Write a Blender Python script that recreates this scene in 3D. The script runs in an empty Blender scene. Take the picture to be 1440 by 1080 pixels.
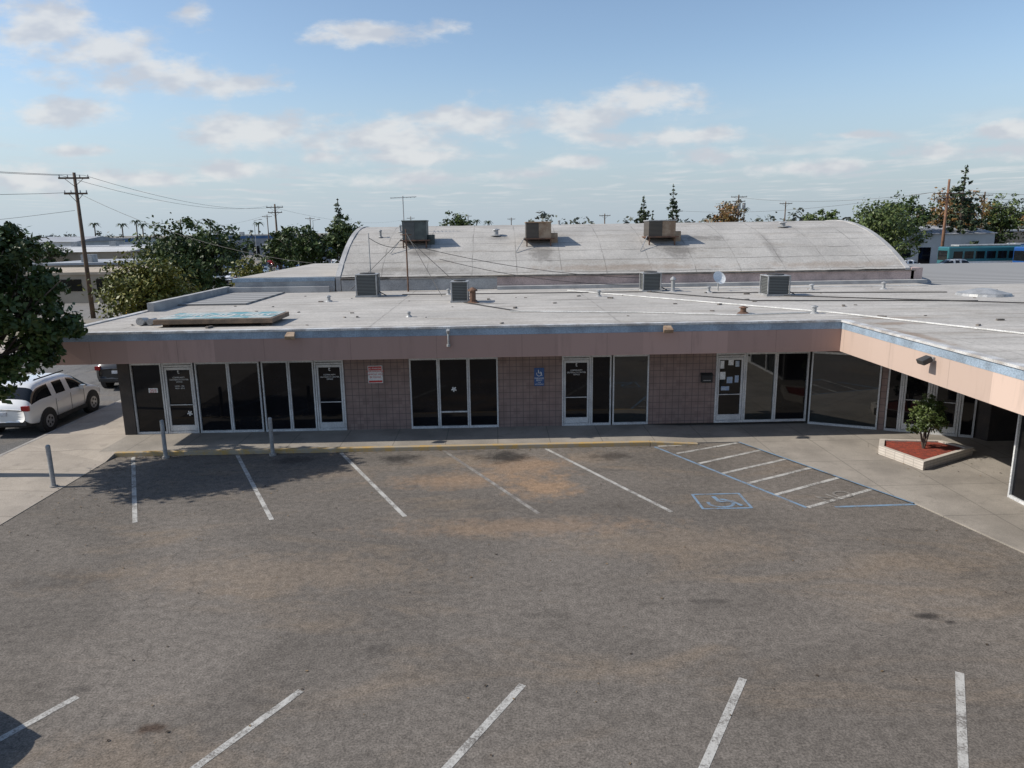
import bpy, math, random
import numpy as np
from mathutils import Matrix, Vector
random.seed(7); RNG=np.random.default_rng(11)
scn=bpy.context.scene
COL=bpy.context.collection

# ---------------------------------------------------------------- node helpers
def nd(nt,t,ins=None,**at):
    n=nt.nodes.new(t)
    for k,v in at.items(): setattr(n,k,v)
    for k,v in (ins or {}).items():
        s=n.inputs[k]
        if isinstance(v,bpy.types.NodeSocket): nt.links.new(v,s)
        else:
            try: s.default_value=v
            except Exception: s.default_value=(*v,1)
    return n
def mth(nt,op,a,b=0.0,c=None,clamp=False):
    d={0:a,1:b}
    if c is not None: d[2]=c
    n=nd(nt,'ShaderNodeMath',d,operation=op); n.use_clamp=clamp
    return n.outputs[0]
def mixc(nt,fac,a,b,blend='MIX'):
    n=nt.nodes.new('ShaderNodeMix'); n.data_type='RGBA'; n.blend_type=blend
    def st(i,v):
        if isinstance(v,bpy.types.NodeSocket): nt.links.new(v,n.inputs[i])
        elif isinstance(v,(int,float)): n.inputs[i].default_value=v
        else: n.inputs[i].default_value=(v[0],v[1],v[2],1)
    st(0,fac); st(6,a); st(7,b)
    return n.outputs[2]
def smooth(nt,x,a,b,lo=0.0,hi=1.0):
    n=nd(nt,'ShaderNodeMapRange',{0:x,1:a,2:b,3:lo,4:hi},interpolation_type='SMOOTHSTEP')
    return n.outputs[0]
def noise(nt,vec,scale,detail=4,rough=0.55,dist=0.0):
    return nd(nt,'ShaderNodeTexNoise',{'Vector':vec,'Scale':scale,'Detail':detail,'Roughness':rough,'Distortion':dist}).outputs[0]
def newmat(name):
    m=bpy.data.materials.new(name); m.use_nodes=True; nt=m.node_tree
    b=nt.nodes['Principled BSDF']
    pos=nt.nodes.new('ShaderNodeTexCoord').outputs['Object']
    return m,nt,b,pos
def finish(nt,b,col,rough=0.8,bump=None,bstr=0.3,bdist=0.01,metal=0.0):
    if isinstance(col,bpy.types.NodeSocket): nt.links.new(col,b.inputs['Base Color'])
    else: b.inputs['Base Color'].default_value=(*col,1)
    if isinstance(rough,bpy.types.NodeSocket): nt.links.new(rough,b.inputs['Roughness'])
    else: b.inputs['Roughness'].default_value=rough
    b.inputs['Metallic'].default_value=metal
    if bump is not None:
        bn=nd(nt,'ShaderNodeBump',{'Height':bump,'Strength':bstr,'Distance':bdist})
        nt.links.new(bn.outputs[0],b.inputs['Normal'])
def nmat(name,c1,c2,scale=3,rough=0.8,metal=0.0,bstr=0.15,fine=40,fa=0.25,spec=0.5):
    m,nt,b,pos=newmat(name)
    a=smooth(nt,noise(nt,pos,scale,3),0.35,0.65)
    c=mixc(nt,a,c1,c2)
    fn=noise(nt,pos,fine,1)
    g=smooth(nt,fn,0.2,0.8,1-fa,1+fa)
    cc=nd(nt,'ShaderNodeVectorMath',{0:c,'Scale':g},operation='SCALE').outputs[0]
    b.inputs['Specular IOR Level'].default_value=spec
    finish(nt,b,cc,rough,fn if bstr>0.3 else None,bstr,0.01,metal)
    return m
def line(nt,x,period,width,off=0.0):
    a=mth(nt,'ADD',x,off+1000*period)
    f=mth(nt,'PINGPONG',a,period/2)
    return smooth(nt,f,width*0.4,width,1.0,0.0)
def sep(nt,pos):
    s=nd(nt,'ShaderNodeSeparateXYZ',{0:pos}); return s.outputs[0],s.outputs[1],s.outputs[2]
def stains(nt,pos,c,wob,lst,lo=.25,hi=1.3):
    for cx,cy,rx,ry,s,cc in lst:
        v=nd(nt,'ShaderNodeVectorMath',{0:pos,1:(cx,cy,0)},operation='SUBTRACT').outputs[0]
        v=nd(nt,'ShaderNodeVectorMath',{0:v,1:(1/rx,1/ry,0)},operation='MULTIPLY').outputs[0]
        l=nd(nt,'ShaderNodeVectorMath',{0:v},operation='LENGTH').outputs['Value']
        l=mth(nt,'ADD',l,wob)
        c=mixc(nt,smooth(nt,l,lo,hi,s,0.0),c,cc)
    return c

# ---------------------------------------------------------------- mesh builder
class MB:
    def __init__(s,M=None): s.v=[];s.f=[];s.m=[];s.M=M or Matrix.Identity(4)
    def add(s,vs,fs,mi=0):
        o=len(s.v)
        s.v+= [tuple(s.M@Vector(p)) for p in vs]
        s.f+= [tuple(i+o for i in f) for f in fs]; s.m+=[mi]*len(fs); return s
    def box(s,x0,x1,y0,y1,z0,z1,mi=0):
        return s.add([(x0,y0,z0),(x1,y0,z0),(x1,y1,z0),(x0,y1,z0),(x0,y0,z1),(x1,y0,z1),(x1,y1,z1),(x0,y1,z1)],
          [(0,3,2,1),(4,5,6,7),(0,1,5,4),(1,2,6,5),(2,3,7,6),(3,0,4,7)],mi)
    def prism(s,poly,z0,z1,mi=0):
        n=len(poly); zt=z1 if isinstance(z1,(list,tuple)) else [z1]*n
        a=sum(poly[i][0]*poly[(i+1)%n][1]-poly[(i+1)%n][0]*poly[i][1] for i in range(n))
        if a<0: poly=poly[::-1]; zt=zt[::-1]
        vs=[(x,y,z0) for x,y in poly]+[(p[0],p[1],z) for p,z in zip(poly,zt)]
        fs=[tuple(range(n))[::-1],tuple(range(n,2*n))]+[(i,(i+1)%n,(i+1)%n+n,i+n) for i in range(n)]
        return s.add(vs,fs,mi)
    def sheet(s,poly,z,mi=0):
        n=len(poly)
        a=sum(poly[i][0]*poly[(i+1)%n][1]-poly[(i+1)%n][0]*poly[i][1] for i in range(n))
        if a<0: poly=poly[::-1]
        return s.add([(x,y,z) for x,y in poly],[tuple(range(n))],mi)
    def strip(s,p,q,w,z,mi=0):
        p=Vector(p);q=Vector(q);d=(q-p).normalized();n=Vector((-d.y,d.x))*w/2
        return s.sheet([tuple(p-n),tuple(q-n),tuple(q+n),tuple(p+n)],z,mi)
    def cyl(s,p,q,r,r2=None,n=12,mi=0):
        r2=r if r2 is None else r2
        p=Vector(p);q=Vector(q);d=(q-p).normalized()
        a=d.orthogonal().normalized();b=d.cross(a)
        vs=[];
        for c,rr in ((p,r),(q,r2)):
            for i in range(n):
                t=2*math.pi*i/n; vs.append(tuple(c+(a*math.cos(t)+b*math.sin(t))*rr))
        fs=[(i,(i+1)%n,(i+1)%n+n,i+n) for i in range(n)]+[tuple(range(n))[::-1],tuple(range(n,2*n))]
        return s.add(vs,fs,mi)
    def build(s,name,mats,parent=None,smooth=False,bevel=0.0,sub=0):
        me=bpy.data.meshes.new(name); me.from_pydata(s.v,[],s.f)
        for m in (mats if isinstance(mats,(list,tuple)) else [mats]): me.materials.append(m)
        for p,mi in zip(me.polygons,s.m): p.material_index=mi; p.use_smooth=smooth
        me.update()
        o=bpy.data.objects.new(name,me); COL.objects.link(o)
        if parent: o.parent=parent
        if bevel:
            b=o.modifiers.new('b','BEVEL'); b.width=bevel; b.segments=2; b.limit_method='ANGLE'
        if sub:
            b=o.modifiers.new('s','SUBSURF'); b.levels=sub; b.render_levels=sub
        return o
def group(name):
    e=bpy.data.objects.new(name,None); e.empty_display_size=0.3; COL.objects.link(e); return e
def text(name,body,size,M,mat,parent,align='CENTER',ls=.85):
    c=bpy.data.curves.new(name,'FONT'); c.body=body; c.size=size; c.align_x=align; c.materials.append(mat); c.extrude=0.001
    c.space_line=ls
    o=bpy.data.objects.new(name,c); COL.objects.link(o); o.matrix_world=M; o.parent=parent; return o
def wires(name,segs,mat,parent=None,r=0.012,n=12):
    mb=MB()
    for p,q,sag in segs:
        p=Vector(p);q=Vector(q);last=p
        for i in range(1,n+1):
            t=i/n; c=p.lerp(q,t); c.z-=sag*4*t*(1-t)
            mb.cyl(last,c,r,n=5); last=c
    return mb.build(name,mat,parent)

# ---------------------------------------------------------------- materials
def asphalt_mat(name,base,spots=True):
    m,nt,b,pos=newmat(name)
    big=smooth(nt,noise(nt,pos,0.22,4,0.6,0.6),0.3,0.7)
    c=mixc(nt,big,[v*0.82 for v in base],[v*1.16 for v in base])
    st=nd(nt,'ShaderNodeMapping',{'Vector':pos,'Scale':(0.35,1.0,1.0),'Rotation':(0,0,0.25)}).outputs[0]
    dust=smooth(nt,noise(nt,st,0.7,5,0.65,0.8),0.50,0.76,0.0,0.65)
    c=mixc(nt,dust,c,(base[0]*1.42,base[1]*1.25,base[2]*1.05))
    darkn=smooth(nt,noise(nt,st,1.7,4,0.6),0.55,0.74,0.0,0.5)
    c=mixc(nt,darkn,c,[v*0.58 for v in base])
    f2=noise(nt,pos,7,5,0.72)
    if spots:
        wob=noise(nt,pos,2.2,5,0.7); wob=mth(nt,'MULTIPLY',mth(nt,'SUBTRACT',wob,0.5),2.6)
        tan=(0.28,0.185,0.115); tan2=(0.23,0.175,0.125); blk=(0.03,0.027,0.025)
        c=stains(nt,pos,c,wob,[
            (1.1,-5.2,0.9,0.8,0.85,tan),(-0.9,-4.6,1.8,0.6,0.6,tan),(2.6,-3.0,0.8,0.6,0.5,tan2),(0.7,-3.6,1.3,0.9,0.7,tan),(-1.2,-3.0,1.4,0.5,0.65,tan2),(-4.5,-3.8,1.6,.6,.35,tan2),
            (-4.2,-9.5,3.5,0.9,0.4,tan2),(3.5,-8.5,2.5,0.8,0.35,tan2),(-4.6,-14.6,1.8,0.8,0.4,tan2),(0.4,-7.6,3.0,0.5,0.4,tan),
            (0.15,-2.75,0.75,0.55,0.9,blk),(-2.7,-2.75,0.6,0.45,0.85,blk),(3.1,-2.9,0.6,0.4,0.7,blk),(-5.7,-2.7,0.6,0.4,0.6,blk),
            (6.85,-11.55,0.2,0.13,0.85,blk),(7.1,-11.75,0.12,0.07,0.8,blk),(-4.5,-13.75,0.22,0.1,0.8,(0.05,0.03,0.02)),(-5.9,-12.9,0.22,0.12,0.5,blk),
            (3.5,-10.9,0.35,0.1,0.5,blk),(-1.9,-12.1,0.3,0.2,0.3,blk),(-8.0,-9.6,1.0,0.4,0.3,blk)])
    vor=nd(nt,'ShaderNodeTexVoronoi',{'Vector':pos,'Scale':2.3}).outputs['Distance']
    gate=smooth(nt,f2,0.5,0.6)
    c=mixc(nt,mth(nt,'MULTIPLY',smooth(nt,vor,0.03,0.09,0.7,0.0),gate),c,(0.05,0.047,0.042))
    dp=nd(nt,'ShaderNodeVectorMath',{0:pos,1:nd(nt,'ShaderNodeVectorMath',{0:nd(nt,'ShaderNodeTexNoise',{'Vector':pos,'Scale':1.2,'Detail':4}).outputs[1],'Scale':0.9},operation='SCALE').outputs[0]},operation='ADD').outputs[0]
    ed=nd(nt,'ShaderNodeTexVoronoi',{'Vector':dp,'Scale':0.42},feature='DISTANCE_TO_EDGE').outputs['Distance']
    ck=mth(nt,'MULTIPLY',smooth(nt,ed,0.0,0.006,0.35,0.0),big)
    c=mixc(nt,ck,c,[v*0.35 for v in base])
    f1=noise(nt,pos,34,3,0.75)
    g=mth(nt,'MULTIPLY',smooth(nt,f1,0.25,0.75,0.52,1.48),smooth(nt,f2,0.25,0.75,0.74,1.26))
    c=nd(nt,'ShaderNodeVectorMath',{0:c,'Scale':g},operation='SCALE').outputs[0]
    finish(nt,b,c,0.92); b.inputs['Specular IOR Level'].default_value=0.2
    return m
ASPH=asphalt_mat('asphalt_lot',(0.142,0.124,0.106))
STREET=asphalt_mat('asphalt_street',(0.135,0.13,0.125),False)

def paint_mat(name,col,under=(0.13,0.115,0.10),wear=0.5):
    m,nt,b,pos=newmat(name)
    w=mth(nt,'ADD',mth(nt,'MULTIPLY',noise(nt,pos,3,4,0.6),0.5),mth(nt,'MULTIPLY',noise(nt,pos,30,3,0.75),0.5))
    a=smooth(nt,w,wear-0.12,wear+0.08)
    finish(nt,b,mixc(nt,a,col,under),0.8); return m
WPAINT=paint_mat('worn_white_paint',(0.44,0.425,0.39),wear=0.55)
WPAINT_F=paint_mat('faded_white_paint',(0.30,0.28,0.25),wear=0.5)
BPAINT=paint_mat('worn_blue_paint',(0.16,0.25,0.35),wear=0.56)
YPAINT=paint_mat('worn_yellow_paint',(0.48,0.29,0.07),(0.34,0.29,0.22),wear=0.5)

def concrete_mat(name,base,px,py,dark=0.75):
    m,nt,b,pos=newmat(name)
    x,y,z=sep(nt,pos)
    c=mixc(nt,smooth(nt,noise(nt,pos,0.6,4,0.6),0.3,0.7),[v*dark for v in base],base)
    c=mixc(nt,smooth(nt,noise(nt,pos,3,5,0.65),0.52,0.75,0.0,0.5),c,[v*0.5 for v in base])
    l=mth(nt,'MAXIMUM',line(nt,x,px,0.018),line(nt,y,py,0.018))
    c=mixc(nt,mth(nt,'MULTIPLY',l,0.6),c,[v*0.3 for v in base])
    f=noise(nt,pos,40,2,0.7)
    c=nd(nt,'ShaderNodeVectorMath',{0:c,'Scale':smooth(nt,f,0.25,0.75,0.85,1.15)},operation='SCALE').outputs[0]
    finish(nt,b,c,0.9); return m
WALK=concrete_mat('sidewalk_concrete',(0.31,0.275,0.232),1.52,1.9,.68)
WALK2=concrete_mat('street_sidewalk_concrete',(0.40,0.345,0.285),50,1.6)
KERB=nmat('kerb_concrete',(0.34,0.32,0.29),(0.26,0.24,0.22),2)

def tile_mat():
    m,nt,b,pos=newmat('stacked_tile_wall')
    x,y,z=sep(nt,pos)
    l=mth(nt,'MAXIMUM',line(nt,x,0.203,0.011),line(nt,z,0.203,0.011))
    cell=nd(nt,'ShaderNodeCombineXYZ',{0:mth(nt,'FLOOR',mth(nt,'DIVIDE',mth(nt,'ADD',x,0.1015),0.203)),1:mth(nt,'FLOOR',mth(nt,'DIVIDE',mth(nt,'ADD',z,0.1015),0.203))}).outputs[0]
    r=nd(nt,'ShaderNodeTexWhiteNoise',{'Vector':cell}).outputs[0]
    c=mixc(nt,r,(0.215,0.145,0.125),(0.27,0.19,0.165))
    c=mixc(nt,smooth(nt,noise(nt,pos,1.5,4),0.4,0.75,0,0.4),c,(0.16,0.12,0.105))
    c=mixc(nt,l,c,(0.10,0.078,0.07))
    finish(nt,b,c,0.75); return m
TILE=tile_mat()
def glass_mat(name,c,rough=0.04,spec=0.5):
    m,nt,b,pos=newmat(name)
    n=smooth(nt,noise(nt,pos,1.3,2),0.3,0.7)
    finish(nt,b,mixc(nt,n,[v*0.6 for v in c],c),rough,noise(nt,pos,0.9,1),0.03,0.02)
    b.inputs['Specular IOR Level'].default_value=spec
    return m
GLASS=glass_mat('tinted_glass',(0.008,0.008,0.010),.04,.3)
GLASS2=glass_mat('reflective_glass',(0.02,0.024,0.024),0.02,1.0)
ALU=nmat('aluminium_frame',(0.62,0.62,0.61),(0.5,0.5,0.5),2,0.45,0.1,0.02)
DARKW=nmat('dark_interior',(0.05,0.04,0.035),(0.035,0.03,0.028),2)
def fascia_mat(name,base,ax):
    m,nt,b,pos=newmat(name)
    x,y,z=sep(nt,pos); s=x if ax==0 else y
    cell=mth(nt,'FLOOR',mth(nt,'DIVIDE',mth(nt,'ADD',s,100.7),2.44))
    r=nd(nt,'ShaderNodeTexWhiteNoise',{'W':cell},noise_dimensions='1D').outputs[0]
    c=mixc(nt,r,[v*0.78 for v in base],[v*1.06 for v in base])
    st=nd(nt,'ShaderNodeMapping',{'Vector':pos,'Scale':(3,3,0.35)}).outputs[0]
    c=mixc(nt,smooth(nt,noise(nt,st,1.2,5,0.7),0.5,0.8,0,0.55),c,[v*0.56 for v in base])
    c=mixc(nt,mth(nt,'MULTIPLY',line(nt,s,2.44,0.014,1.7),0.5),c,[v*0.4 for v in base])
    finish(nt,b,c,0.75); return m
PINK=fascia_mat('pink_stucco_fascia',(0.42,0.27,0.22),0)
PINKSUN=fascia_mat('pink_stucco_sunlit',(0.56,0.42,0.34),1)  # paler copy of the fascia pink, sunlight put into its colour
BLUEB=nmat('blue_trim',(0.29,0.36,0.43),(0.20,0.245,0.29),1.5,0.6)
WTRIM=nmat('white_drip_edge',(0.56,0.55,0.53),(0.36,0.33,0.30),2.5,0.5)
def roof_mat(name,base,px,py,stain=0.5,seam=.75,spots=()):
    m,nt,b,pos=newmat(name)
    x,y,z=sep(nt,pos)
    n8=noise(nt,pos,0.8,3)
    wn=mth(nt,'MULTIPLY',mth(nt,'SUBTRACT',n8,0.5),0.14)
    c=mixc(nt,smooth(nt,noise(nt,pos,0.35,6,0.65),0.3,0.7),[v*0.74 for v in base],base)
    cell=nd(nt,'ShaderNodeCombineXYZ',{0:mth(nt,'FLOOR',mth(nt,'DIVIDE',x,px)),1:mth(nt,'FLOOR',mth(nt,'DIVIDE',mth(nt,'ADD',y,wn),py))}).outputs[0]
    r=nd(nt,'ShaderNodeTexWhiteNoise',{'Vector':cell}).outputs[0]
    c=mixc(nt,mth(nt,'MULTIPLY',r,.35),c,[v*.70 for v in base])
    st=nd(nt,'ShaderNodeMapping',{'Vector':pos,'Scale':(0.25,1.6,1)}).outputs[0]
    c=mixc(nt,smooth(nt,noise(nt,st,1.0,6,0.7),0.48,0.72,0,stain),c,[base[0]*0.55,base[1]*0.51,base[2]*0.46])
    l=line(nt,mth(nt,'ADD',mth(nt,'ADD',y,wn),py/2),py,0.035)
    l2=line(nt,mth(nt,'ADD',mth(nt,'ADD',x,wn),px/2),px,0.035)
    gate=smooth(nt,n8,0.38,0.6,0.3,seam)
    l=mth(nt,'MULTIPLY',mth(nt,'MAXIMUM',l,mth(nt,'MULTIPLY',l2,0.7)),gate)
    c=mixc(nt,l,c,[v*0.34 for v in base])
    if spots:
        wob=mth(nt,'MULTIPLY',mth(nt,'SUBTRACT',noise(nt,pos,2.0,5,.7),.5),2.4)
        c=stains(nt,pos,c,wob,spots)
    f=noise(nt,pos,14,4,0.75)
    c=nd(nt,'ShaderNodeVectorMath',{0:c,'Scale':smooth(nt,f,0.25,0.75,0.78,1.16)},operation='SCALE').outputs[0]
    finish(nt,b,c,0.9,n8,0.3,0.08); b.inputs['Specular IOR Level'].default_value=0.15; return m
rs_=(.22,.15,.10); dk_=(.12,.11,.10)
ROOF=roof_mat('rolled_roofing_grey',(0.50,0.47,0.43),7.3,0.92,.6,.8,[(10.9,-2.2,.9,.35,.6,rs_),(11.6,-1.0,1.6,.25,.5,rs_),(10.4,-4.6,.25,1.6,.6,rs_),(-2.5,-1.0,3,.2,.45,dk_),(5.5,-1.0,2.5,.2,.45,dk_),(-9,3.3,1.6,.5,.4,dk_),(3.2,6.2,1.4,.3,.45,dk_),(-4.6,8.6,1.2,.4,.55,dk_),(12.1,6.1,1.4,.4,.5,dk_),(-.2,5.2,.8,.3,.6,dk_),(16,2,2.5,.5,.35,dk_)])
VROOF=roof_mat('vault_roofing_grey',(0.48,0.455,0.42),2.1,0.9,0.55,.9,[(2.3,13.7,.7,.8,.6,dk_),(8.9,13.8,1.0,.8,.65,dk_),(-3.4,14.0,.8,.6,.6,dk_),(10.6,15.2,1.2,.4,.55,dk_),(13.6,14,.3,1.6,.35,dk_),(6.0,12.4,5,.25,.4,rs_),(-4,12.4,3,.25,.4,dk_),(0.2,15.6,.6,.4,.4,dk_),(16,12.4,4,.25,.4,rs_)])
PINKP=nmat('pink_parapet_paint',(0.50,0.38,0.34),(0.34,0.26,0.235),1.2,0.8)
PALE=nmat('pale_parapet_paint',(0.42,0.41,0.395),(0.30,0.295,0.29),1.2,0.8)
def corr_mat():
    m,nt,b,pos=newmat('corrugated_metal'); x,y,z=sep(nt,pos)
    w=mth(nt,'SINE',mth(nt,'MULTIPLY',y,7.0))
    c=mixc(nt,smooth(nt,w,-1,1),(0.19,0.185,0.18),(0.33,0.325,0.315))  # crest and trough shading of the ridges painted into the colour
    finish(nt,b,c,0.85,w,0.3,0.04); b.inputs['Specular IOR Level'].default_value=0.15; return m
CORR=corr_mat()
def grille_mat(name,base):
    m,nt,b,pos=newmat(name); x,y,z=sep(nt,pos)
    l=smooth(nt,mth(nt,'PINGPONG',mth(nt,'ADD',z,10),0.03),0.008,0.02)
    finish(nt,b,mixc(nt,l,[v*0.15 for v in base],base),0.5); return m
GRIL=grille_mat('condenser_louvre',(0.12,0.125,0.12)); GRILB=grille_mat('cooler_louvre',(0.10,0.08,0.06))
METAL=nmat('galvanised_metal',(0.38,0.38,0.375),(0.27,0.27,0.265),3,0.5,0.2)
TANM=nmat('tan_metal',(0.36,0.265,0.18),(0.24,0.155,0.095),3,0.6)
GREENM=nmat('grey_green_metal',(0.09,0.105,0.095),(0.055,0.065,0.06),3,0.6)
BLACK=nmat('black_rubber',(0.02,0.02,0.02),(0.03,0.03,0.03),3,0.7)
DARK=nmat('dark_metal',(0.05,0.045,0.04),(0.03,0.03,0.03),3,0.6)
TAR=nmat('roof_tar',(0.10,0.09,0.08),(0.22,0.19,0.165),2.5,0.9)
RUST=nmat('rusty_metal',(0.16,0.085,0.05),(0.09,0.05,0.035),4,0.8)
WOOD=nmat('weathered_pole_wood',(0.13,0.085,0.055),(0.08,0.055,0.04),2,0.9)
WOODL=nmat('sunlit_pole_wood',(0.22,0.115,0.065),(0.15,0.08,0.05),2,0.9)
BARK=nmat('bark',(0.11,0.085,0.065),(0.06,0.045,0.035),4,0.95,bstr=0.5,fine=15)
WHITE=nmat('white_enamel',(0.75,0.75,0.74),(0.68,0.68,0.67),2,0.4)
CONDUIT=nmat('pale_conduit',(0.66,0.65,0.62),(0.5,0.49,0.46),2,0.6)
RED=nmat('red_enamel',(0.55,0.04,0.03),(0.45,0.03,0.03),2,0.5)
SBLUE=nmat('sign_blue',(0.03,0.10,0.27),(0.03,0.08,0.22),2,0.5)
YEL=nmat('yellow_enamel',(0.7,0.42,0.03),(0.6,0.35,0.03),2,0.5)
TURQ=nmat('faded_sign_face',(0.10,0.27,0.31),(0.42,0.43,0.41),2.2,0.8,spec=.2)
BROWN=nmat('brown_sign_edge',(0.22,0.15,0.10),(0.14,0.10,0.07),4,0.8)
def leaf_mat(name,a,b2,c3=None):
    m,nt,b,pos=newmat(name)
    g=nt.nodes.new('ShaderNodeNewGeometry')
    c=mixc(nt,g.outputs['Random Per Island'],a,b2)
    c=mixc(nt,smooth(nt,noise(nt,pos,0.9,1),0.4,0.7,0,0.6),c,c3 or [v*0.55 for v in a])
    finish(nt,b,c,0.5); b.inputs['Specular IOR Level'].default_value=0.3
    return m
LEAFD=leaf_mat('dark_green_leaves',(0.035,0.06,0.016),(0.08,0.11,0.026))
LEAFY=leaf_mat('olive_leaves',(0.095,0.115,0.018),(0.19,0.165,0.03),(0.05,0.065,0.018))
LEAFM=leaf_mat('mid_green_leaves',(0.055,0.088,0.022),(0.11,0.135,0.04))
LEAFO=leaf_mat('autumn_leaves',(0.24,0.105,0.035),(0.15,0.12,0.04),(0.10,0.08,0.03))
LEAFC=leaf_mat('conifer_needles',(0.035,0.055,0.028),(0.06,0.08,0.035))
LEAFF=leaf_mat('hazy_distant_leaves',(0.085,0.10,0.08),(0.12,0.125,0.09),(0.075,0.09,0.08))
MULCH=nmat('red_mulch',(0.28,0.045,0.02),(0.14,0.03,0.018),12,0.95,bstr=0.8,fine=60,fa=0.5)
def whitebrick():
    m,nt,b,pos=newmat('white_painted_brick'); x,y,z=sep(nt,pos)
    l=mth(nt,'MAXIMUM',line(nt,z,0.075,0.01),line(nt,mth(nt,'ADD',x,y),0.21,0.01))
    finish(nt,b,mixc(nt,mth(nt,'MULTIPLY',l,0.6),mixc(nt,noise(nt,pos,4,4),(0.60,0.55,0.48),(0.38,0.33,0.28)),(0.2,0.17,0.15)),0.8); return m
WBRICK=whitebrick()

# ---------------------------------------------------------------- ground
def ground_mat():
    m,nt,b,pos=newmat('surrounding_ground')
    a=smooth(nt,noise(nt,pos,0.03,5,0.6),0.42,0.58)
    c=mixc(nt,a,(0.17,0.16,0.15),(0.24,0.20,0.14))
    c=mixc(nt,smooth(nt,noise(nt,pos,0.015,3,0.6),0.55,0.65),c,(0.09,0.10,0.05))
    c=nd(nt,'ShaderNodeVectorMath',{0:c,'Scale':smooth(nt,noise(nt,pos,1.5,4,0.7),0.2,0.8,0.8,1.2)},operation='SCALE').outputs[0]
    finish(nt,b,c,0.95); return m
MB().sheet([(-3000,-500),(3000,-500),(3000,5000),(-3000,5000)],-0.012).build('ground',ground_mat())
MB().sheet([(-10.9,-40),(16,-40),(16,0.5),(-10.9,0.5)],0.0).build('parking_lot',ASPH)
MB().sheet([(-25.5,-60),(-14.15,-60),(-14.15,400),(-25.5,400)],0.0).build('street',STREET)
MB().sheet([(-48,62),(-19,62),(-19,150),(-48,150)],-0.004).build('far_parking_lot',STREET)
MB().sheet([(50,40),(110,40),(110,110),(50,110)],-0.004).build('bus_yard_pavement',STREET)
mb=MB()
for i in range(12):
    mb.strip((-19.9,-20+i*12),(-19.9,-14+i*12),0.12,0.006)
mb.build('street_centre_line',YPAINT)
mb=MB()
mb.prism([(-14.0,-40),(-10.9,-40),(-10.9,-2.5),(-14.0,-2.5)],-0.01,[.12,.012,.012,.12])
mb.prism([(-14.0,-2.5),(-10.9,-2.5),(-10.9,-1.85),(-11.4,-1.85),(-11.4,-1.0),(-14.0,-1.0)],-0.01,[.12,.012,.12,.12,.12,.12])
mb.prism([(-14.0,-1.0),(-11.4,-1.0),(-11.4,70),(-14.0,70)],-0.01,0.12)
mb.prism([(-28.5,-40),(-25.65,-40),(-25.65,90),(-28.5,90)],-0.01,0.12)
mb.build('street_sidewalk',WALK2)
mb=MB().box(-14.15,-14.003,-40,70,-0.01,0.125).box(-25.647,-25.5,-40,90,-0.01,0.125); mb.build('street_kerb',KERB,bevel=0.02)
mb=MB()
mb.prism([(-11.397,-1.85),(4.4,-1.85),(4.4,0.3),(-11.397,0.3)],-0.01,0.12)
mb.prism([(4.4,-1.85),(5.8,-1.85),(5.8,0.3),(4.4,0.3)],-0.01,[0.12,0.03,0.03,0.12])
mb.prism([(5.8,-1.85),(7.04,-1.85),(9.36,-6.9),(9.96,-9.4),(10.3,-14),(10.6,-40),(24,-40),(24,0.3),(5.8,0.3)],-0.01,0.03)
mb.build('shop_sidewalk',WALK)
mb=MB().box(-10.9,4.4,-2.0,-1.853,-0.01,0.125)
mb.prism([(4.403,-2.0),(5.8,-2.0),(5.8,-1.853),(4.403,-1.853)],-0.01,[0.125,0.035,0.035,0.125])
mb.build('painted_kerb',YPAINT,bevel=0.02)

# ---------------------------------------------------------------- markings
mb=MB()
for a,b in [((-10.35,-2.05),(-7.98,-6.89)),((-7.42,-2.05),(-5.0,-6.91)),((-4.48,-2.05),(-2.08,-6.9))]:
    mb.strip(a,b,0.10,0.004)
for a,b in [((-1.55,-2.05),(0.87,-6.89)),((1.36,-2.05),(3.82,-6.98))]: mb.strip(a,b,0.10,0.004,0 if a[0]>0 else 1)
for x in (-8.9,-5.81,-2.77,0.28,3.35,6.41,9.45):
    mb.strip((x,-13.05),(x-3.0,-17.95),0.11,0.004)
mb.build('parking_stall_markings',[WPAINT,WPAINT_F])
mb=MB()
for a,b in [((4.61,-2.05),(5.55,-1.95)),((4.97,-2.78),(6.95,-1.88)),((5.34,-3.68),(7.39,-2.61)),((5.71,-4.51),(7.83,-3.42)),((6.10,-5.28),(8.21,-4.17)),((6.47,-6.08),(8.63,-4.92)),((6.89,-6.9),(9.04,-5.76))]:
    mb.strip(a,b,0.11,0.006)
mb.build('access_aisle_hatching',WPAINT)
mb=MB()
mb.strip((4.5,-2.1),(6.86,-6.9),0.08,0.0045); mb.strip((7.5,-6.9),(9.45,-6.85),0.09,0.0045); mb.strip((7.0,-1.9),(9.3,-6.85),0.06,0.0335)
cx,cy=5.05,-6.42
for i in range(14):
    t0=math.radians(-200+i*20); t1=math.radians(-200+(i+1)*20)
    mb.strip((cx+0.28*math.cos(t0),cy-0.1+0.24*math.sin(t0)),(cx+0.28*math.cos(t1),cy-0.1+0.24*math.sin(t1)),0.08,0.0045)
mb.strip((cx-0.05,cy+0.32),(cx,cy-0.05),0.1,0.008); mb.strip((cx,cy-0.02),(cx+0.3,cy-0.02),0.09,0.0105); mb.strip((cx+0.27,cy),(cx+0.42,cy-0.3),0.09,0.0125)
mb.strip((cx-0.5,cy-0.45),(cx-0.5,cy+0.5),0.06,0.0065);mb.strip((cx+0.6,cy-0.45),(cx+0.6,cy+0.5),0.06,0.0065);mb.strip((cx-0.47,cy+0.47),(cx+0.57,cy+0.47),0.06,0.0065);mb.strip((cx-0.47,cy-0.43),(cx+0.57,cy-0.43),0.06,0.0065)
mb.build('accessible_parking_symbol',BPAINT)
M=Matrix.Translation((7.9,-6.45,0.011))@Matrix.Rotation(math.radians(27),4,'Z')
text('no_parking_lettering','NO',0.6,M,WPAINT_F,None)

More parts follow.
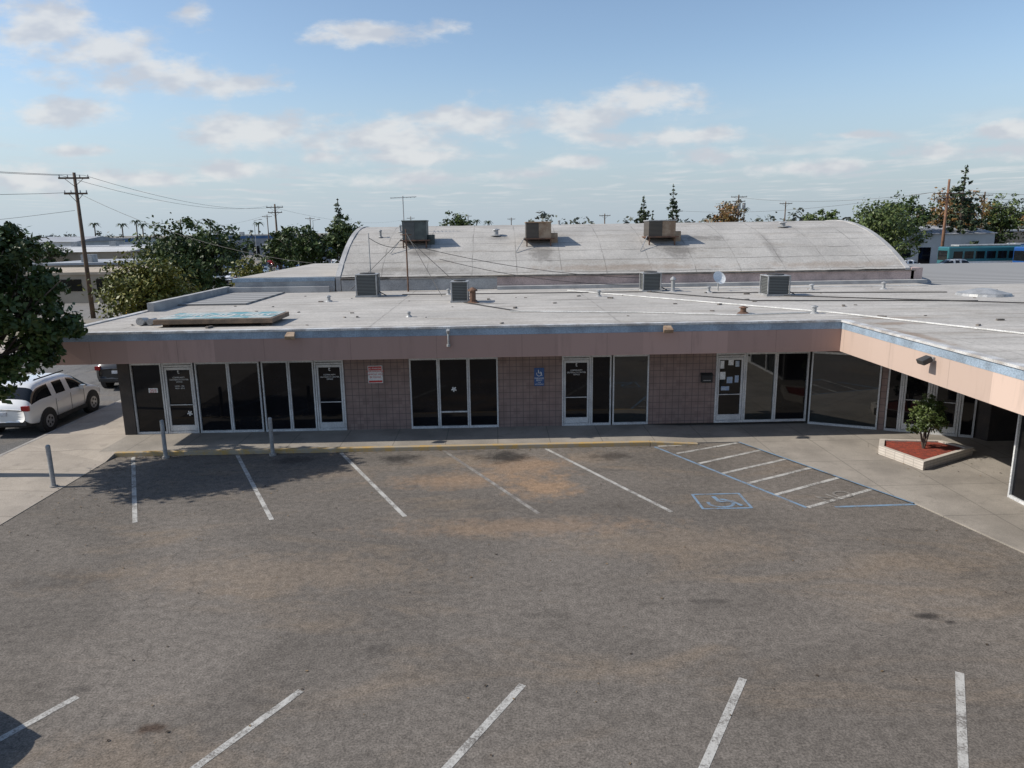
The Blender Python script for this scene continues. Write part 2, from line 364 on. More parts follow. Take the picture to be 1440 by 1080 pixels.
# ---------------------------------------------------------------- building
B=group('strip_mall_building')
roofpoly=[(-12.5,-1.38),(10.06,-1.38),(10.06,-40),(36,-40),(36,10.3),(19.6,10.3),(19.6,11.95),(-12.5,11.95)]
MB().prism(roofpoly,3.3,3.465).build('flat_roof',ROOF,B)
MB().prism(roofpoly,2.60,2.64).build('soffit',PALE,B)
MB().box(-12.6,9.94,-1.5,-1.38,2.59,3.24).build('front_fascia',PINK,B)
mb=MB().box(9.94,10.06,-40,-1.38,2.59,3.24); mb.build('wing_fascia',PINKSUN,B)
mb=MB().box(-12.6,-12.5,-1.377,11.95,2.59,3.24); mb.build('side_fascia',PINKSUN,B)
mb=MB().box(-12.606,9.934,-1.506,-1.38,3.243,3.44).box(9.934,10.06,-40,-1.38,3.243,3.44).box(-12.606,-12.5,-1.377,11.95,3.243,3.44)
mb.build('blue_trim_band',BLUEB,B)
mb=MB().box(-12.64,9.9,-1.54,-1.30,3.443,3.50).box(9.9,10.14,-40,-1.30,3.443,3.50).box(-12.64,-12.42,-1.297,11.95,3.443,3.50)
mb.build('roof_drip_edge',WTRIM,B)
MB().box(-11.5,9.75,0.06,11.9,0.0,3.29).build('shop_core_walls',DARKW,B)
mb=MB().prism([(9.78,0.06),(13.88,-1.86),(14.05,-2.3),(36,-2.3),(36,10.2),(9.78,10.2)],0,3.29)
mb.box(11.72,36,-40,-6.62,0,3.29).box(24,24.2,-6.6,-2.32,0,2.6); mb.build('wing_core_walls',DARKW,B)
MB().box(-11.5,-11.15,-0.12,0.3,0.12,2.6).build('end_pilaster',DARKW,B)

def storefront(tag,M,items,zb=0.12,zt=2.6):
    fr=MB(M);gl=MB(M);tl=MB(M);g2=MB(M)
    for it in items:
        k,a,b=it[:3]
        if k=='t':
            tl.box(a,b,-0.03,0.055,zb,zt); continue
        (g2 if k=='W' else gl).box(a,b,-0.01,0.03,zb,2.36)
        fw=0.045 if k!='d' else 0.05
        fr.box(a,a+fw,-0.07,0.05,zb,2.36); fr.box(b-fw,b,-0.07,0.05,zb,2.36)
        fr.box(a+fw,b-fw,-0.067,0.05,2.29,2.357)
        fr.box(a+fw,b-fw,-0.067,0.05,zb,zb+0.07)
        if k=='d':
            a2,b2=a+fw+0.012,b-fw-0.012
            fr.box(a2,a2+0.055,-0.05,0.02,zb+0.08,2.2);fr.box(b2-0.055,b2,-0.05,0.02,zb+0.08,2.2)
            fr.box(a2+0.055,b2-0.055,-0.048,0.02,zb+0.08,zb+0.26);fr.box(a2+0.055,b2-0.055,-0.048,0.02,2.12,2.2)
            fr.box(a+fw,b-fw,-0.066,0.02,2.215,2.27)
            fr.cyl((a2+0.03,-0.1,0.95),(a2+0.03,-0.1,1.25),0.013,n=8); fr.box(a2+0.055,b2-0.055,-0.075,-0.05,1.02,1.045)
        tl.box(a,b,-0.02,0.05,2.36,zt)
        if k=='p': fr.box(a+fw,b-fw,-0.06,0.03,0.62,0.66)
    fr.build(tag+'_frames',ALU,B,bevel=0.004)
    if gl.v: gl.build(tag+'_glass',GLASS,B)
    if g2.v: g2.build(tag+'_reflective_glass',GLASS2,B)
    tl.build(tag+'_tile',TILE,B)
I=Matrix.Identity(4)
storefront('shopfront',I,[('w',-11.15,-10.21),('d',-10.19,-9.25),('w',-9.2,-8.21),('w',-8.2,-7.25),('w',-7.19,-6.38),('w',-6.37,-5.6),('d',-5.58,-4.69),
  ('t',-4.69,-2.68),('w',-2.68,-1.8),('p',-1.79,-0.88),('w',-0.87,0.04),('t',0.04,2.02),('d',2.02,2.92),('w',2.93,3.55),('W',3.60,4.72),('t',4.73,6.81),('d',6.81,7.72),('W',7.73,8.69),('w',8.7,9.72)])
th=math.atan2(-1.95,4.14)
Mc=Matrix.Translation((9.8,0.0,0))@Matrix.Rotation(th,4,'Z')
storefront('corner_shopfront',Mc,[('W',0.02,1.98),('t',2.0,2.16),('w',2.17,2.55),('d',2.56,3.35),('d',3.37,4.1),('w',4.12,4.5)],zb=0.03)
Mw=Matrix.Translation((11.68,-6.6,0))@Matrix.Rotation(-math.pi/2,4,'Z')
storefront('wing_shopfront',Mw,[('w',0.0,1.9),('w',1.92,3.8),('d',3.82,4.75),('w',4.77,6.6),('t',6.6,9),('w',9,11)],zb=0.03)
dc=MB()
for x0,z0,w,h in [(6.95,1.85,.12,.24),(7.2,1.95,.16,.17),(7.42,1.9,.12,.18),(6.95,1.5,.17,.24),(7.17,1.38,.18,.2),(7.42,1.4,.12,.22),(7.0,1.15,.26,.13)]:
    dc.box(x0,x0+w,-0.016,-0.013,z0,z0+h,0 if x0<7.3 and z0>1.4 else 1)
dc.box(-10.68,-10.4,-0.016,-0.013,1.42,1.56,0)
DECB=nmat('pale_blue_paper',(0.25,0.34,0.5),(0.4,0.45,0.5),8,0.7)
for x0,z0 in ((-1.33,1.35),(-9.5,.75)):
    for i in range(10):
        a=i*.62; r=.055+.03*(i%2); dc.add([(x0,-.015,z0),(x0+r*math.cos(a),-.015,z0+r*math.sin(a)),(x0+r*math.cos(a+.5),-.015,z0+r*math.sin(a+.5))],[(0,1,2)],0)
dc.build('window_notices',[WHITE,DECB],B)
def wtext(n,body,size,x,z,mat,y=-0.02,M0=I,ls=.85):
    return text(n,body,size,M0@Matrix.Translation((x,y,z))@Matrix.Rotation(math.pi/2,4,'X'),mat,B,'CENTER',ls)
for x in (-9.72,-5.13,2.47):
    wtext('door_emblem','t',0.2,x,2.0,WHITE)
    wtext('door_lettering','COMMUNITY\nOUTREACH CENTER\nOFFICE\n \nMON - FRI\n9AM - 5PM' if x<-9 else 'COMMUNITY\nOUTREACH CENTER\nOFFICE',0.062,x,1.86,WHITE,ls=1.1)
wtext('window_number','255',0.14,-10.54,1.43,RED,-0.02)
def floodlight(x,y,z,rot=0):
    g=group('floodlight'); M=Matrix.Translation((x,y,z))@Matrix.Rotation(rot,4,'Z')
    m=MB(M); m.box(-0.05,0.05,-0.04,0.0,-0.05,0.05); m.cyl((0,-0.03,0),(0,-0.14,-0.02),0.02)
    m.build('bracket',METAL,g)
    m=MB(M@Matrix.Translation((0,-0.2,-0.02))@Matrix.Rotation(math.radians(25),4,'X')); m.prism([(-0.14,-0.12),(0.14,-0.12),(0.11,0.12),(-0.11,0.12)],-0.06,0.06); m.build('housing',[DARK if rot else TANM],g,bevel=0.015)
    m=MB(M@Matrix.Translation((0,-0.2,-0.02))@Matrix.Rotation(math.radians(25),4,'X')); m.box(-0.11,0.11,-0.09,0.09,-0.068,-0.061); m.build('lens',GLASS2,g)
floodlight(-5.75,-1.51,3.36); floodlight(4.87,-1.51,3.36); floodlight(9.93,-6.0,3.15,-math.pi/2)
g=group('conduit_weatherhead'); m=MB(); m.cyl((-1.35,-1.55,2.95),(-1.35,-1.55,3.35),0.03).cyl((-1.35,-1.56,3.33),(-1.35,-1.62,3.42),0.05).cyl((-1.35,-1.56,2.93),(-1.35,-1.56,3.0),0.055); m.build('pipe',METAL,g,bevel=0.005)
g=group('no_parking_sign'); MB().box(-3.95,-3.5,-0.05,-0.034,1.6,2.14).build('plate',WHITE,g,bevel=0.004)
MB().box(-3.93,-3.52,-0.054,-0.051,2.0,2.12).box(-3.93,-3.52,-0.054,-0.051,1.62,1.68).build('red_band',RED,g)
for i,t in enumerate(['NO PARKING','UNAUTHORIZED','VEHICLES WILL','BE TOWED']):
    text('lettering_%d'%i,t,0.07 if i else 0.075,Matrix.Translation((-3.725,-0.056,2.03-0.09*i))@Matrix.Rotation(math.pi/2,4,'X'),WHITE if i==0 else RED,g)
g=group('accessible_parking_sign'); MB().box(1.16,1.47,-0.05,-0.034,1.41,1.98).build('plate',SBLUE,g,bevel=0.004)
m=MB()
for i in range(12):
    t0=math.radians(-210+i*22);t1=math.radians(-188+i*22); m.cyl((1.31+.075*math.cos(t0),-0.053,1.8+.075*math.sin(t0)),(1.31+.075*math.cos(t1),-0.053,1.8+.075*math.sin(t1)),0.01,n=5)
m.cyl((1.29,-.053,1.92),(1.30,-.053,1.82),.012,n=5);m.cyl((1.30,-.053,1.82),(1.37,-.053,1.82),.01,n=5);m.cyl((1.37,-.053,1.82),(1.40,-.053,1.73),.01,n=5); m.build('wheelchair_symbol',WHITE,g)
for i,t in enumerate(['PARKING','ONLY','VAN','ACCESSIBLE']): text('lettering_%d'%i,t,0.07 if i<2 else .05,Matrix.Translation((1.315,-0.052,1.63-0.06*i))@Matrix.Rotation(math.pi/2,4,'X'),WHITE,g)
g=group('wall_mailbox'); MB().box(6.34,6.69,-0.16,-0.034,1.43,1.66).build('body',BLACK,g,bevel=0.02); MB().prism([(6.33,-0.17),(6.70,-0.17),(6.70,-0.034),(6.33,-0.034)],1.663,[1.68,1.68,1.73,1.73]).build('lid',BLACK,g); MB().box(6.4,6.63,-0.164,-0.161,1.5,1.52).build('slot',METAL,g)

mb=MB().box(-12.42,-12.2,4.2,11.93,3.466,3.78).box(-12.2,-7.6,11.6,11.8,3.466,3.74); mb.build('rear_parapet',PALE,B)
MB().box(-12.19,-9.6,6.2,11.5,3.467,3.53).build('metal_roof_patch',CORR,B)
# vault building behind
V=group('barrel_roof_building')
Rr=15.07; zc=6.41-Rr
def vz(y): return zc+math.sqrt(Rr*Rr-(y-20)**2)
nx,ny=54,32; vs=[];fs=[]
x0,x1=-7.25,19.4
for j in range(ny+1):
    y=12+16*j/ny
    for i in range(nx+1): vs.append((x0+(x1-x0)*i/nx,y,vz(y)+RNG.normal()*.008))
for j in range(ny):
    for i in range(nx): a=j*(nx+1)+i; fs.append((a,a+1,a+nx+2,a+nx+1))
mb=MB(); mb.add(vs,fs); mb.build('vaulted_roof',VROOF,V,smooth=True)
for xx,nm in ((-7.25,'west'),(19.4,'east')):
    mb=MB(); pts=[(12+16*j/24) for j in range(25)]
    s=0.11
    for j in range(24):
        ya,yb=pts[j],pts[j+1]
        mb.add([(xx-s,ya,0),(xx-s,yb,0),(xx-s,yb,vz(yb)+0.04),(xx-s,ya,vz(ya)+0.04),(xx+s,ya,0),(xx+s,yb,0),(xx+s,yb,vz(yb)+0.04),(xx+s,ya,vz(ya)+0.04)],[(0,3,2,1),(4,5,6,7),(3,7,6,2)])
    mb.add([(xx-s,12,0),(xx+s,12,0),(xx+s,12,vz(12)+.04),(xx-s,12,vz(12)+.04)],[(0,1,2,3)])
    mb.build('gable_parapet_'+nm,PALE,V)
MB().box(-7.1,0.1,11.96,12.3,0,3.98).build('front_wall_pale',PALE,V)
MB().box(0.103,19.7,11.96,12.3,0,4.02).build('front_wall_pink',PINKP,V)
MB().box(-7.12,19.75,11.9,12.34,4.023,4.07).build('parapet_coping',TAR,V)
MB().box(0.103,20.1,11.5,11.955,3.466,3.62).build('front_ledge',PALE,V)
MB().box(19.56,20.1,11.96,14,0,4.15).build('corner_block',PINKP,V)
A2=group('rear_annex_building')
MB().box(-12.0,-7.42,12.02,27,0,3.95).build('walls',PALE,A2); MB().box(-12.1,-7.4,11.99,27.1,3.953,4.12).build('roof_edge',BLUEB,A2); MB().box(-11.95,-7.42,12.2,26.9,4.123,4.15).build('roof',ROOF,A2)
A3=group('corrugated_roof_building')
MB().box(20.2,46,12.0,27,0,3.2).build('walls',PALE,A3); MB().prism([(20.1,11),(46.1,11),(46.1,27.2),(20.1,27.2)],3.25,[3.32,3.32,3.5,3.5]).build('corrugated_roof',CORR,A3)

# ---------------------------------------------------------------- rooftop equipment
def condenser(x,y,z,w,h):
    g=group('air_conditioner_condenser'); a=w/2
    MB().box(x-a-.05,x+a+.05,y-a-.05,y+a+.05,z,z+0.07).build('base_pad',METAL,g)
    MB().box(x-a+.03,x+a-.03,y-a+.03,y+a-.03,z+.07,z+h-.04).build('louvred_coil',GRIL,g)
    m=MB()
    for sx in(-1,1):
        for sy in(-1,1): m.box(x+sx*a-.025,x+sx*a+.025,y+sy*a-.025,y+sy*a+.025,z+.071,z+h-.04)
    m.box(x-a-.03,x+a+.03,y-a-.03,y+a+.03,z+h-.038,z+h); m.build('cabinet_frame',METAL,g,bevel=.01)
    m=MB().cyl((x,y,z+h+.002),(x,y,z+h+.04),a*.75,n=20); m.build('fan_guard',DARK,g)
    m=MB().cyl((x+a+.03,y-.1,z+.2),(x+a+.35,y-.1,z+.03),.02); m.build('line_set',BLACK,g)
for a in [(-5.4,9.2,3.467,.85,.95),(-1.35,6.1,3.467,.62,.8),(6.75,9.6,3.467,.75,.8),(11.1,6.7,3.467,.85,.8)]: condenser(*a)
def cooler(x,y,w,h,m1,m2,m3):
    g=group('evaporative_cooler'); zb=vz(y-w/2)-.05; z=vz(y)+.12; a=w/2
    m=MB()
    for sx in(-.9,.9):
        for sy in(-.9,.9): m.box(x+sx*a-.03,x+sx*a+.03,y+sy*a-.03,y+sy*a+.03,zb,z)
    m.box(x-a-.08,x+a+.12,y-a-.05,y+a+.05,z,z+.06); m.build('platform',RUST,g)
    MB().box(x-a*.95,x+a*.0,y-a*.9,y+a*.9,z+.063,z+h-.06).build('pad_louvres',m2,g)
    MB().box(x+a*.005,x+a*.95,y-a*.88,y+a*.88,z+.063,z+h-.06).build('side_panel',m1,g)
    MB().box(x-a,x+a,y-a*.95,y+a*.95,z+h-.057,z+h).build('top_cover',m3,g,bevel=.02)
    MB().box(x+a*.96,x+a*1.5,y-.2,y+.2,z-.25,z+.3).build('duct',m1,g,bevel=.03)
    MB().cyl((x-a-.05,y-a,z+.1),(x-a-.5,y-a-.6,vz(y-a-.6)+.03),.02,n=6).build('drain_pipe',METAL,g)
cooler(-3.9,15,1.25,1.0,GREENM,GRIL,GREENM); cooler(2.2,15,1.3,.85,TANM,GRILB,TANM); cooler(8.3,15,1.4,.85,TANM,GRILB,METAL)
def vent(x,y,z,h,r=.09,mat=METAL):
    g=group('roof_vent'); m=MB().cyl((x,y,z),(x,y,z+h),r).cyl((x,y,z),(x,y,z+.05),r*2.2,r*1.4); m.build('pipe',mat,g,smooth=False)
    m=MB().cyl((x,y,z+h),(x,y,z+h*1.12),r*1.6,r*1.5).cyl((x,y,z+h*1.12),(x,y,z+h*1.3),r*1.5,r*.3); m.build('cap',mat,g)
vent(-.85,5.6,3.465,.45,.12,RUST); vent(-2.78,1.32,3.465,.14,.05); vent(7.84,.75,3.465,.18,.09,RUST); vent(9.97,.44,3.465,.2,.07); vent(7.6,9.0,3.465,.5,.08)
vent(.1,16,vz(16),.28,.13); vent(3.6,19,vz(19),.2,.06); vent(15.3,17,vz(17),.2,.14); vent(-5.8,16,vz(16),.3,.06); vent(-4.9,17,vz(17),.3,.06); vent(9.0,8.5,3.465,.2,.06); vent(-2.0,9.4,3.465,.2,.06); vent(-6.6,7.0,3.465,.2,.07)
vent(13.5,8.8,3.465,.2,.07); vent(16.5,8.6,3.465,.25,.07); vent(4.2,7.4,3.465,.2,.06)
g=group('turbine_duct'); MB().cyl((-10.75,.5,3.56),(-10.75,.1,3.6),.12,n=14).cyl((-10.45,.45,3.57),(-10.45,.1,3.58),.1,n=14).box(-10.9,-10.3,.4,.7,3.466,3.6).build('elbow_pipes',METAL,g)
g=group('low_roof_skylight'); MB().cyl((18.6,5.3,3.466),(18.6,5.3,3.56),.95,.9,n=20).cyl((18.6,5.3,3.563),(18.6,5.3,3.72),.85,.25,n=20).build('dome',METAL,g)
g=group('satellite_dish'); m=MB().cyl((9.6,9.2,3.465),(9.6,9.2,3.95),.03).cyl((9.6,9.2,3.9),(9.45,8.75,3.95),.015); m.build('mast',METAL,g)
m=MB(Matrix.Translation((9.6,9.15,4.0))@Matrix.Rotation(math.radians(60),4,'X')@Matrix.Rotation(math.radians(15),4,'Y'))
for k in range(4):
    r0,r1=.3*k/4,.3*(k+1)/4; n=18
    m.add([(r0*math.cos(2*math.pi*i/n),r0*math.sin(2*math.pi*i/n),r0*r0*.7) for i in range(n)]+[(r1*math.cos(2*math.pi*i/n),r1*math.sin(2*math.pi*i/n),r1*r1*.7) for i in range(n)],[(i,(i+1)%n,(i+1)%n+n,i+n) for i in range(n)])
m.build('dish',WHITE,g,smooth=True)
g=group('sign_panel'); MB().box(-10.1,-6.6,-.45,1.35,3.56,3.70).build('frame',BROWN,g,bevel=.01); MB().box(-10.02,-6.68,-.37,1.27,3.703,3.715).build('face',TURQ,g)
MB().box(-9.9,-9.7,-.3,1.2,3.466,3.56).box(-7,-6.8,-.3,1.2,3.466,3.56).build('battens',WOOD,g)
text('lettering','FURNITURE',.62,Matrix.Translation((-8.35,.2,3.722)),CONDUIT,g)
g=group('tv_antenna'); m=MB().cyl((-4.7,17,vz(17)-.05),(-4.7,17,7.95),.025,n=8).cyl((-5.35,17,7.85),(-4.0,17,7.9),.018,n=6)
for i in range(7): 
    xx=-5.3+i*.2; m.cyl((xx,16.75+.03*i,7.86),(xx,17.25-.03*i,7.86),.012,n=5)
m.build('mast_and_elements',METAL,g)
g=group('roof_mast'); MB().cyl((-3.95,11.3,3.46),(-3.95,11.3,6.25),.04,.03,n=8,).cyl((-4.2,11.3,6.0),(-3.7,11.3,6.0),.02,n=6).build('pole',RUST,g)
g=group('roof_mast'); MB().cyl((-5.45,10.3,3.46),(-5.45,10.3,6.1),.03,.02,n=8).build('pole',METAL,g); MB().cyl((-5.45,10.3,3.46),(-5.45,10.3,3.55),.1).build('foot',METAL,g)
wires('roof_cables',[((-3.95,11.3,6.1),(-2.2,8.2,3.5),0),((-3.95,11.3,5.9),(-1.2,9.5,3.5),0),((-3.95,11.3,6.0),(-6.5,11,3.6),0),((-3.95,11.3,5.6),(7.4,11.2,3.9),.35),((-2.5,11.5,4.9),(6.5,10,3.7),.3),((-5.45,10.3,5.9),(-3.95,11.3,5.5),.2)],DARK,r=.013)
wires('roof_conduit',[((.5,2.2,3.5),(4.65,1.23,3.5),0),((4.65,1.23,3.5),(7.42,.1,3.5),0),((7.42,.1,3.5),(9.87,.45,3.5),0),((3.2,10.2,3.5),(10.6,.2,3.5),0),((10.6,.2,3.5),(12.93,-4.67,3.5),0),((12.93,-4.67,3.5),(13.6,-9,3.5),0),((4,10,3.52),(19,9.6,3.52),0)],CONDUIT,r=.022,n=2)
wires('roof_cable',[((6.5,9,3.49),(9.5,4.5,3.49),0),((9.5,4.5,3.49),(17,3.2,3.49),0),((9.0,8,3.49),(18,6.6,3.49),0),((-4,9.5,3.49),(6.3,9.0,3.49),0),((11.2,6.3,3.49),(20,1.0,3.49),0),((-1.2,5.6,3.49),(.8,2.2,3.49),0)],DARK,r=.02,n=2)
# loose debris on the roofs
m=MB(); rr=random.Random(31)
for _ in range(60):
    x=rr.uniform(-11.5,22); y=rr.uniform(-.9,9.8) if x<10 else rr.uniform(-6,9.8); s=rr.uniform(.03,.12); a=rr.uniform(0,3.1)
    m.M=Matrix.Translation((x,y,3.467))@Matrix.Rotation(a,4,'Z'); m.box(-s,s,-s*.4,s*.4,0,s*.5)
m.build('roof_debris',TAR,None)

# ---------------------------------------------------------------- bollards
for x,y in [(-11.15,-4.47),(-9.36,-2.2),(-6.38,-2.15)]:
    g=group('parking_bollard'); m=MB().cyl((x,y,0),(x,y,1.08),.055,n=16); m.build('post',METAL,g,smooth=False); MB().cyl((x,y,1.08),(x,y,1.11),.058,.03,n=16).build('cap',METAL,g); MB().cyl((x,y,0.0),(x,y,.05),.1,n=16).build('footing',KERB,g)

# ---------------------------------------------------------------- planter
P=group('planter')
pl=[(10.37,-3.27),(10.78,-4.69),(12.79,-3.57),(12.35,-2.85),(10.75,-2.6)]
c0=Vector((sum(p[0] for p in pl)/5,sum(p[1] for p in pl)/5))
inn=[tuple(c0+(Vector(p)-c0)*0.86) for p in pl]
m=MB()
for i in range(5):
    j=(i+1)%5; m.prism([pl[i],pl[j],inn[j],inn[i]],.03,.26)
m.build('brick_edging',WBRICK,P,bevel=.008); 
big=[tuple(c0+(Vector(p)-c0)*0.87) for p in pl]
MB().prism(big,.03,.22).build('mulch_bed',MULCH,P)

# ---------------------------------------------------------------- foliage
def leafmesh(name,blobs,n,size,mat,parent,clump=.28,fill=.5):
    vol=np.array([b[3]*b[4]*b[5] for b in blobs])**(2/3); cnt=np.maximum(8,(n*vol/vol.sum())).astype(int)
    P=[];N=[]
    for b,k in zip(blobs,cnt):
        nc=max(6,k//28)
        d=RNG.normal(size=(nc,3)); d/=np.linalg.norm(d,axis=1)[:,None]
        r=RNG.uniform(fill**2,1,nc)**.5*RNG.uniform(.82,1.12,nc)
        cc=np.array(b[:3])+d*r[:,None]*np.array(b[3:6])
        idx=RNG.integers(0,nc,k)
        cr=clump*min(b[3:6])*RNG.uniform(.5,1.3,nc)
        p=cc[idx]+RNG.normal(size=(k,3))*cr[idx][:,None]*np.array([.6,.6,.42])
        P.append(p); N.append(d[idx])
    P=np.concatenate(P);N=np.concatenate(N); n=len(P)
    a=RNG.normal(size=(n,3)); nn=N*.7+np.array([0,0,.5])+a*.75; nn/=np.linalg.norm(nn,axis=1)[:,None]
    t=np.cross(nn,RNG.normal(size=(n,3))); t/=np.linalg.norm(t,axis=1)[:,None]; u=np.cross(nn,t)
    s=size*RNG.uniform(.6,1.35,n)[:,None]
    V=np.stack([P-t*s,P-u*s*.55,P+t*s,P+u*s*.55],1).reshape(-1,3)
    F=np.arange(4*n).reshape(-1,4)
    me=bpy.data.meshes.new(name); me.from_pydata(V.tolist(),[],F.tolist()); me.materials.append(mat); me.update()
    o=bpy.data.objects.new(name,me); COL.objects.link(o); o.parent=parent; return o
def limbs(parent,base,h,r,targets):
    m=MB(); b=Vector(base); fork=b+Vector((0,0,h)); m.cyl(b,b+Vector((.02,.02,h*.5)),r*1.25,r,n=10); m.cyl(b+Vector((.02,.02,h*.5)),fork,r,r*.8,n=10)
    for t in targets:
        t=Vector(t); mid=fork.lerp(t,.5)+Vector((random.uniform(-.2,.2),random.uniform(-.2,.2),.15)); m.cyl(fork-Vector((0,0,.1)),mid,r*.6,r*.38,n=8); m.cyl(mid,t,r*.38,r*.12,n=7)
        for _ in range(2):
            e=t+Vector((random.uniform(-1,1),random.uniform(-1,1),random.uniform(0,.8)))*r*5; m.cyl(mid,e,r*.25,r*.07,n=6)
    m.build('trunk_and_limbs',BARK,parent,smooth=True)
def tree(name,x,y,h,w,mat,n,size,trunkh=None,seed=0,nb=9):
    g=group(name); rs=random.Random(seed); th=trunkh or h*.28
    bl=[];ch=h-th
    for i in range(nb):
        a=rs.uniform(0,6.28); rr=rs.uniform(.15,.62)*w/2; z=th+ch*rs.uniform(.25,.8); s=rs.uniform(.28,.42)
        bl.append((x+rr*math.cos(a),y+rr*math.sin(a),z,w*s*rs.uniform(.8,1.1),w*s,min(ch*s,w*s)*rs.uniform(.7,1)))
    bl.append((x,y,h-ch*.28,w*.27,w*.27,ch*.26))
    limbs(g,(x,y,0),th,w*.035,[(b[0],b[1],b[2]) for b in bl[:6]])
    leafmesh('foliage',bl,n,size,mat,g); return g
g=group('street_tree')
bl=[(-13.4,-3.8,5.3,1.5,1.4,1.0),(-12.3,-3.4,5.7,1.0,1.0,.75),(-11.8,-3.6,4.4,1.0,1.1,.8),(-13.0,-4.5,4.0,1.2,1.0,.8),(-11.9,-3.2,3.3,.7,.8,.55),(-12.6,-3.8,2.8,.75,.8,.7),(-14.6,-3.3,4.6,1.3,1.3,1.1),(-14.0,-2.7,5.0,1.2,1.1,1.0),(-12.9,-3.0,6.1,1.0,.9,.6),(-14.2,-4.7,5.0,1.3,1.1,1.0),(-11.0,-3.4,3.9,.65,.7,.4),(-15.4,-3.9,5.2,1.2,1.3,.9),(-11.2,-3.5,5.0,.5,.6,.4)]
limbs(g,(-13.55,-3.7,0.1),2.2,.15,[b[:3] for b in bl]); leafmesh('foliage',bl,30000,.088,LEAFD,g,clump=.3,fill=.4)
g=group('planter_shrub'); bl=[(11.5,-3.45,1.15,.42,.42,.4),(11.3,-3.4,.85,.3,.3,.22),(11.75,-3.45,.95,.3,.3,.28),(11.5,-3.5,1.5,.28,.28,.22),(11.2,-3.5,1.25,.22,.2,.18),(11.85,-3.4,1.3,.2,.2,.18)]
m=MB()
for t in [(11.35,-3.4,.9),(11.65,-3.5,1.0),(11.5,-3.4,1.2),(11.6,-3.35,.85)]: m.cyl((11.5,-3.45,.2),t,.035,.015,n=7)
m.build('stems',BARK,g); leafmesh('foliage',bl,5200,.034,LEAFM,g,clump=.28,fill=.3)
tree('olive_tree',-15.9,12.5,5.35,4.0,LEAFY,10000,.10,1.2,3)
tree('broadleaf_tree',-22.9,35,7.0,7.0,LEAFD,9000,.17,1.5,5,12)
tree('young_tree',-15.5,25,4.9,3.2,LEAFY,3500,.11,1.0,8)
tree('broadleaf_tree',-21.2,60,7.6,6.5,LEAFD,5000,.2,1.8,12)
tree('broadleaf_tree',-17.2,61,7.3,5.0,LEAFD,4000,.2,1.8,13)
tree('broadleaf_tree',-25.5,66,6.6,5.0,LEAFD,3500,.2,1.8,14)
tree('broadleaf_tree',-5.4,90,8.7,5.5,LEAFD,2500,.22,2,15)
tree('broadleaf_tree',42.4,60,8.4,8.5,LEAFM,7000,.18,1.8,16)
tree('broadleaf_tree',50.5,70,8.0,6.5,LEAFD,3500,.2,1.8,36)
tree('broadleaf_tree',64.2,92,9.8,8,LEAFD,4000,.25,2,17)
tree('autumn_tree',44.3,118,11.0,7.5,LEAFO,3500,.25,2.5,18)
tree('autumn_tree',75,99,11.0,10,LEAFO,5000,.25,2,19)
tree('autumn_tree',83,99,10.8,9,LEAFM,4000,.25,2,20)
tree('autumn_tree',90,95,10.2,9,LEAFO,3500,.25,2,22)
tree('broadleaf_tree',70,112,10,9,LEAFM,3000,.28,2,23)
tree('broadleaf_tree',57,104,9.0,7,LEAFM,2500,.28,2,25)
tree('broadleaf_tree',-29,45,5.2,4,LEAFD,2500,.15,1.3,24)
tree('broadleaf_tree',-44,76,5.8,6,LEAFD,2500,.2,1.3,26)
tree('broadleaf_tree',-62,80,6.0,7,LEAFD,2500,.22,1.3,27)
tree('broadleaf_tree',-38,112,6.6,7,LEAFD,2000,.26,1.6,28)
def conifer(x,y,h,w,n,size,seed,slim=1.0):
    g=group('conifer_tree'); rs=random.Random(seed); bl=[]
    for i in range(16):
        t=i/15; z=h*(.14+.84*t); r=w/2*(1-t)**slim*rs.uniform(.75,1.15)+.12*w*.3
        for k in range(3 if t<.8 else 1):
            a=rs.uniform(0,6.28); rr=r*.5 if t<.8 else 0
            bl.append((x+rr*math.cos(a),y+rr*math.sin(a),z,r*.62,r*.62,h*.028))
    MB().cyl((x,y,0),(x,y,h*.97),w*.05,.03,n=8).build('trunk',BARK,g)
    leafmesh('foliage',bl,n,size,LEAFC,g,clump=.5,fill=.3)
conifer(28.3,118,12.0,5.0,2200,.28,1,.7); conifer(34.3,120,14.2,4.4,2400,.26,2,.7); conifer(72.6,92,15.0,8,5000,.28,3,.8); conifer(-23.2,90,11.0,2.6,3000,.2,4,.15); conifer(30.9,122,9.4,3,1000,.26,5)
bl=[]
rs=random.Random(4)
for i in range(430):
    y=rs.uniform(150,420); x=y*rs.uniform(-.75,1.0)
    h=rs.uniform(4.5,7.6)+max(0,x)/y*4.2; bl.append((x,y,h*.5,rs.uniform(3,8),3,h*.5))
for i in range(60):
    x=rs.uniform(4,78); bl.append((x,rs.uniform(128,150),rs.uniform(3.8,4.6),rs.uniform(2.5,4),2.5,rs.uniform(4.0,5.4)))
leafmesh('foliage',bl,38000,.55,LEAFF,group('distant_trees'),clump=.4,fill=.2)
def palm(x,y,h):
    g=group('palm_tree'); MB().cyl((x,y,0),(x+.2,y,h),.22,.16,n=7).build('trunk',BARK,g); m=MB()
    for i in range(14):
        a=i*.45; e=(math.cos(a),math.sin(a)); dz=.7-.9*(i%3)/2
        p=[(x+.2,y,h),(x+.2+e[0]*1.0,y+e[1]*1.0,h+.5*dz+.3),(x+.2+e[0]*1.9,y+e[1]*1.9,h+dz-.6)]
        n=Vector((-e[1],e[0],0))*.22
        for q in range(2):
            A=Vector(p[q]);Bq=Vector(p[q+1]); w=1 if q==0 else .3
            m.add([A-n,A+n,Bq+n*w,Bq-n*w],[(0,1,2,3)])
    m.build('fronds',LEAFC,g)
